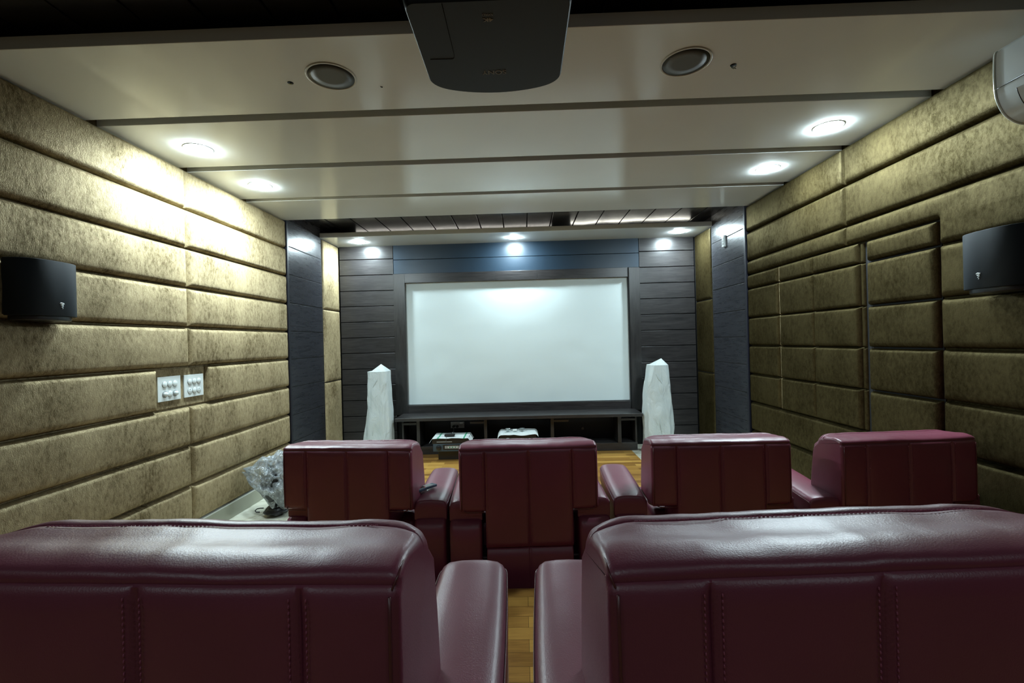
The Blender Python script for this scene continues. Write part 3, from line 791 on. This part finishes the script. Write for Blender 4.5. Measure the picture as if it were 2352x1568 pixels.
wrapped(-1.75, 5.62, [(.003, -1.96, -1.60, .17), (.25, -1.93, -1.607, .165), (.48, -1.895, -1.608, .16), (.62, -1.878, -1.615, .15), (.735, -1.885, -1.622, .15), (.85, -1.872, -1.628, .15), (1.060, -1.872, -1.628, .145)],
        'tall speaker wrapped in white cloth, left of the screen', [((-1.80, 1.04), (-1.80, .3), .006), ((-1.70, 1.0), (-1.66, .5), .005), ((-1.87, .75), (-1.72, .98), .005), ((-1.80, .72), (-1.64, .86), .004), ((-1.79, .5), (-1.68, .26), .005)], 1.0, 1.147, -1.716, 0)
wrapped(1.62, 5.62, [(.003, 1.455, 1.775, .17), (.23, 1.457, 1.772, .165), (.35, 1.457, 1.785, .165), (.50, 1.458, 1.782, .16), (.65, 1.467, 1.775, .15), (.85, 1.485, 1.758, .15), (1.057, 1.525, 1.742, .14)],
        'tall speaker wrapped in white cloth, right of the screen', [((1.64, 1.02), (1.655, .35), .004), ((1.55, 1.0), (1.655, .815), .006), ((1.655, .812), (1.745, .86), .005), ((1.56, .7), (1.62, .27), .006), ((1.73, .75), (1.745, .45), .005)], 3.0, 1.133, 1.673, 0)

# ---------------------------------------------------------------- bag by the left wall
bg = thing('plastic_bag', 'crumpled clear plastic bag holding dark objects beside the left wall', 'plastic bag', (-2.09, 3.80, 0))
def blob(rx, ry, rz, c, amp, fr, seed, sub=5, shape=None):
    bm = bmesh.new(); bmesh.ops.create_icosphere(bm, subdivisions=sub, radius=1)
    for v in bm.verts:
        d = v.co.copy(); nz = noise.noise(d*fr+Vector((seed, 0, 0)))
        rg = 1-2*abs(noise.noise(d*fr*1.9+Vector((0, seed, 0))))
        k = 1+amp*(nz*1.1+rg*.55)
        p = Vector((d.x*rx*k, d.y*ry*k, d.z*rz*k))
        if shape: p = shape(p)
        p += Vector(c); p.z = max(p.z, .004)
        p.x = max(p.x, -2.355+2.09)
        v.co = p
    mb = MB(); mb.add([v.co for v in bm.verts], [[q.index for q in f.verts] for f in bm.faces], True); bm.free(); return mb
def bagshape(p):
    if p.x < 0:
        k = min(1, -p.x/.21); p = Vector((p.x*1.15, p.y*(1-.6*k), p.z*(1-.8*k)+.14*k*.8))
    if p.z < 0: p = Vector((p.x*(1+.5*p.z/.22)+.03*-p.z/.2, p.y*(1+.4*p.z/.22), p.z))
    return p
blob(.205, .16, .225, (.0, 0, .250), .26, 2.6, 4.2, 6, bagshape).build('bag_film', M['film'], bg)
blob(.125, .10, .170, (.055, -.02, .24), .22, 2.2, 8.1, 4).build('wrapped_object', M['black_plastic'], bg)
blob(.09, .10, .035, (.03, -.01, .040), .2, 2.0, 2.1, 4).build('wrapped_object', M['black_plastic'], bg)
mb = MB().tube([(-.135, .02, .008), (-.160, .01, .012), (-.175, .02, .020), (-.170, .04, .028), (-.150, .05, .03), (-.12, .05, .03)], .0045, 8)
mb.build('cable_end', M['black_plastic'], bg)

# ================================================================ RECLINERS
def mapx(u, v, a): return (a, u, v)
def recliner(loc, rz, label, group, aL=.455, aR=.455, hero=False, yL=0, yR=0):
    t = thing('recliner', label, 'recliner', loc, rz, group)
    HW = .342; SX = .2155
    # --- backrest: T shaped shell, profile in (y,z)
    top = [(.0015, .815), (.000, .835), (.0045, .8455), (.0085, .8475), (.0070, .853), (.0080, .8575), (.0125, .8625), (.022, .8665), (.040, .8705), (.058, .8718), (.074, .870), (.092, .8680), (.108, .868), (.128, .8695), (.1405, .869), (.1435, .8665), (.147, .870),
           (.160, .871), (.176, .866), (.188, .855), (.195, .84), (.203, .80), (.215, .70), (.226, .61), (.228, .560)]
    up = [(.028, .546), (.010, .549), (.003, .558), (.001, .575), (.0, .64), (.0, .72), (.001, .78)]
    P_up = up + top + [(.222, .548), (.20, .545), (.12, .545)]
    lo = [(.03, .3665), (.012, .368), (.004, .374), (.0015, .40), (.0015, .46), (.0, .54), (.0, .64), (.0, .72), (.001, .78)]
    P_lo = lo + top + [(.228, .50), (.226, .40), (.21, .37), (.12, .3665)]
    def groove(a, i, u, v):
        du = 0.0
        if u < .0075 and v < .845:                       # rear panel: soft pillows between the seams
            du += .0075*math.exp(-(a/.006)**2) + .0075*math.exp(-((abs(a)-SX)/.006)**2)
            s_ = min(abs(a), abs(abs(a)-SX)) if abs(a) < SX+.01 else min(abs(abs(a)-SX), HW-abs(a))
            du -= .004*min(1, s_/.05)*min(1, max(0, (.845-v))/.05)
            du += .0015*noise.noise(Vector((a*7, v*9, loc[0]*3)))
        if v > .79 and u > .004:
            tt = max(0, min(1, (abs(a)-(HW-.07))/.07))*max(0, min(1, (u-.06)/.10)); tt = tt*tt*min(1, (v-.79)/.05)
            nw = min(1, max(0, (v-.845)/.012))*max(0, min(1, (HW-abs(a))/.02))
            return (-.030*tt, -.016*tt + nw*(.0035*noise.noise(Vector((a*5+loc[0]*7+40.3, u*6+7.1, 3.3)))+.0022*noise.noise(Vector((a*22+50.7, u*14+3.3, loc[1]+2)))))
        return (du, 0)
    cm = sorted([-.006, -.003, 0, .003, .006, -.012, .012, SX-.003, SX-.006, .003-SX, .006-SX] + [x*.018 for x in range(-11, 12) if x])
    mb = MB()
    rext(mb, P_lo, -SX, SX, 0, 0, mapx, cm, groove, nseg=3)
    sm_ = [SX+.003, SX+.006] + [SX+.012+x*.014 for x in range(10)]
    rext(mb, P_up, SX, HW, 0, .013, mapx, sm_, groove, nseg=6)
    rext(mb, P_up, -HW, -SX, .013, 0, mapx, [-x for x in sm_], groove, nseg=6)
    br = mb.build('backrest', M['leather'], t, autosmooth=62)
    # welts along the rear edges and over the top edge
    for s_ in (-1, 1):
        a = s_*(HW-.011)
        pts = [(a, -.0022, .560), (a, -.0030, .62), (a, -.0030, .72), (a, -.0018, .80), (a, -.0012, .838)]
        MB().tube(pts, .0021, 6).build('piping', M['piping'], br)
        a2 = s_*(HW-.0035); 
        pts = [(s_*(HW-.009), .003, .846), (a2, .0125, .860), (a2, .03, .8665), (a2, .066, .866), (a2, .108, .8645), (a2, .15, .8655), (a2, .176, .861), (a2, .190, .845), (a2, .205, .78), (a2, .221, .65)]
        for i, (pa, pu, pv_) in enumerate(pts):
            du, dv = groove(pa, 0, pu, pv_); tp = max(0, min(1, (pu-.03)/.05))
            pts[i] = (pa - s_*.004*tp, pu+du, pv_+dv-.0015)
        MB().tube(pts, .0014, 6).build('piping', M['piping'], br)
        a3 = s_*(HW-.022)
        MB().tube([(s_*(SX+.004), .000, .5475), (s_*(SX+.05), -.001, .5465), (a3-s_*.02, -.001, .5475), (a3-s_*.004, -.001, .552), (a3, -.001, .562)], .0022, 6).build('piping', M['piping'], br)
    # stitches: one piece per seam
    def stitch_row(pts, d):
        mb = MB(); d = Vector(d)*.5
        for p in pts:
            p = Vector(p); mb.tube([p-d, p-d*.4+Vector((0, -.0006, 0)), p+d*.4+Vector((0, -.0006, 0)), p+d], [.0007, .0011, .0011, .0007], 5)
        return mb.build('stitching', M['stitch'], br)
    for sx in (-SX, 0, SX):
        zs_ = []
        z = .560 if (sx or hero) else .385
        while z < .835: zs_.append(z); z += .0078
        stitch_row([(sx+e, -.0016, z) for e in (-.011, .011) for z in zs_], (0, 0, .0048))
    stitch_row([(-HW+.03+.0065*i, .138, .8712) for i in range(int((2*HW-.06)/.0065)) if abs(-HW+.03+.0065*i) < HW-.075], (.0048, 0, 0))
    # --- skirt under the backrest
    Ps = [(.012, .052), (.004, .06), (.003, .12), (-.002, .22), (.002, .32), (.010, .358), (.02, .365), (.06, .366), (.06, .05)]
    mb = MB(); rext(mb, Ps, -SX+.002, SX-.002, .005, .005, mapx, cm, lambda a, i, u, v: ((.005*math.exp(-(a/.006)**2)+.006*noise.noise(Vector((a*6, v*7, 2)))) if u < .03 else 0, 0), nseg=2)
    mb.build('skirt', M['leather'], t, autosmooth=60)
    # --- base box, seat, footrest
    B(-.27, .27, .07, .66, .03, .30).build('base_frame', M['black_plastic'], t, bevel=.01)
    Pq = [(.20, .30), (.19, .38), (.20, .43), (.24, .455), (.40, .462), (.56, .455), (.63, .438), (.66, .40), (.665, .34), (.65, .305)]
    mb = MB(); rext(mb, Pq, -.285, .285, .03, .03, mapx, [x*.04 for x in range(-6, 7)], lambda a, i, u, v: (0, -.006*(a/.28)**2 if v > .42 else 0)); mb.build('seat', M['leather'], t, autosmooth=60)
    Pf = [(.667, .08), (.66, .2), (.668, .40), (.69, .425), (.72, .42), (.735, .38), (.738, .2), (.72, .09), (.70, .075)]
    mb = MB(); rext(mb, Pf, -.28, .28, .02, .02, mapx, [-.1, 0, .1]); mb.build('footrest', M['leather'], t, autosmooth=60)
    # front cushion of the back
    Pc = [(.235, .47), (.226, .56), (.218, .66), (.208, .76), (.203, .82), (.225, .83), (.262, .80), (.275, .70), (.28, .58), (.29, .50), (.27, .462)]
    mb = MB(); rext(mb, Pc, -.30, .30, .03, .03, mapx, [x*.05 for x in range(-5, 6)]); mb.build('back_cushion', M['leather'], t, autosmooth=60)
    # --- arms
    for s_, A in ((-1, aL), (1, aR)):
        o_, i_ = A, A-.165
        # arm pad: cross-section in (x,z), swept along y with a rising top
        W2 = .0825; C = s_*(A-W2)
        sec = []
        for q in ((-1, .505), (-1.0, .525), (-1.0, .560), (-.985, .570), (-.96, .576), (-.90, .586), (-.75, .594), (-.4, .599), (0, .600), (.4, .599), (.75, .594), (.90, .586), (.96, .576), (.985, .570), (1.0, .560), (1.0, .525), (1, .505)):
            sec.append(q)
        ys = [-.008+.0] + []
        st_ = []
        L0, L1 = (.045, .60)
        for k in range(8):
            a = PI/2*k/7; st_.append((L0+.012-.012*math.cos(a), 1-.05*(1-math.sin(a)), 1-.45*(1-math.sin(a))))
        for k in range(1, 12): st_.append((L0+.012+(L1-.055-L0-.012)*k/12, 1, 1))
        for k in range(10):
            a = PI/2*k/9; st_.append((L1-.055+.055*math.sin(a), 1-.26*(1-math.cos(a))**1.5, 1-.30*(1-math.cos(a))**2))
        vs = []
        for (y, kx, kz) in st_:
            rise = .012*(y-.3)/.3
            for (q, z) in sec:
                zz = .505+(z-.505)*kz + rise
                wd = (1 + .05*math.sin(PI*(y-L0)/(L1-L0)))*W2
                vs.append((C+q*wd*kx, y, zz+.0015*noise.noise(Vector((q*3, y*8, A)))))
        n = len(sec); fs = [(i*n+k, i*n+k+1, (i+1)*n+k+1, (i+1)*n+k) for i in range(len(st_)-1) for k in range(n-1)]
        fs += [(i*n, (i+1)*n, (i+1)*n+n-1, i*n+n-1) for i in range(len(st_)-1)]
        fs += [tuple(range(n))[::-1], tuple((len(st_)-1)*n+k for k in range(n))]
        ar = MB().add(vs, fs, True).build('armrest', M['leather'], t, autosmooth=65)
        for e in (-1, 1):
            pts = []
            for (y, kx, kz) in st_[3:]:
                wd = (1 + .05*math.sin(PI*(y-L0)/(L1-L0)))*W2
                pts.append((C+e*.99*wd*kx, y, .505+.067*kz+.012*(y-.3)/.3+.002))
            MB().tube(pts, .0014, 6).build('piping', M['piping'], ar)
        # arm body below the pad with a puffed rear panel
        Pb = [(.030, .05), (.018, .10), (.008, .20), (.004, .30), (.004, .40), (.010, .46), (.024, .492), (.05, .503), (.56, .503), (.585, .49), (.595, .45), (.595, .10), (.58, .05)]
        xa, xb_ = sorted((s_*(o_-.003), s_*(min(max(i_+.004, .236), o_-.08)+.0)))
        mb = MB(); rext(mb, Pb, xa, xb_, .018, .018, mapx, [xa+(xb_-xa)*k/5 for k in range(1, 5)], lambda a, i, u, v: (-.006*math.sin(PI*(a-xa)/(xb_-xa)) if u < .05 and .1 < v < .49 else 0, 0), nseg=4)
        ab = mb.build('arm_body', M['leather'], t, autosmooth=60)
        yw = math.radians(yL if s_ < 0 else yR); pv = Vector((s_*A, 0, 0))
        for o in (ar, ab):
            o.rotation_euler = (0, 0, yw); o.location = pv - Matrix.Rotation(yw, 3, 'Z') @ pv
    for x in (-.24, .24):
        for y in (.12, .6): MB().lathe((x, y, 0), [(.02, .0), (.024, .031)], 16).build('foot', M['black_plastic'], t)
    return t
rad = math.radians
GF, GR = 'burgundy recliners in the front row', 'burgundy recliners in the rear row on the raised step'
recliner((-.903, 2.316, 0), rad(-4.58), 'front row burgundy leather recliner next to the left wall, remote on its arm', GF, .345, .508, yR=6)
recliner((.018, 2.266, 0), rad(2.2), 'front row burgundy leather recliner seen whole from behind, second from left', GF, .398, .408)
recliner((.965, 2.284, 0), rad(-.17), 'front row burgundy leather recliner, second from right', GF, .522, .372, yL=-1.7)
recliner((1.848, 2.250, 0), rad(4.3), 'front row burgundy leather recliner nearest the right wall', GF, .480, .40, yL=-8)
recliner((-.500, .573, RH), rad(-2.1), 'large near burgundy recliner at the lower left of the photo, rear row', GR, .455, .456, hero=True, yR=2.6)
recliner((.439, .575, RH), rad(2.9), 'large near burgundy recliner at the lower right of the photo, rear row', GR, .437, .455, hero=True, yL=-4.6)

# remote control on the first chair's right arm
rm = thing('remote_control', 'slim dark remote control lying on the first front recliner\'s right arm', 'remote control', (-.545, 2.44, .606), rad(-38))
B(-.021, .021, -.085, .085, 0, .014).build('case', M['blue_grey'], rm, bevel=.004)
B(-.018, .018, -.08, .06, .0141, .0148).build('face', M['grey_plastic'], rm)
for i in range(4):
    for j in range(7):
        B(-.014+.0075*i, -.009+.0075*i, -.07+.012*j, -.063+.012*j, .0148, .0168).build('button', M['black_plastic' if (i*3+j) % 5 else 'red_dot'], rm)
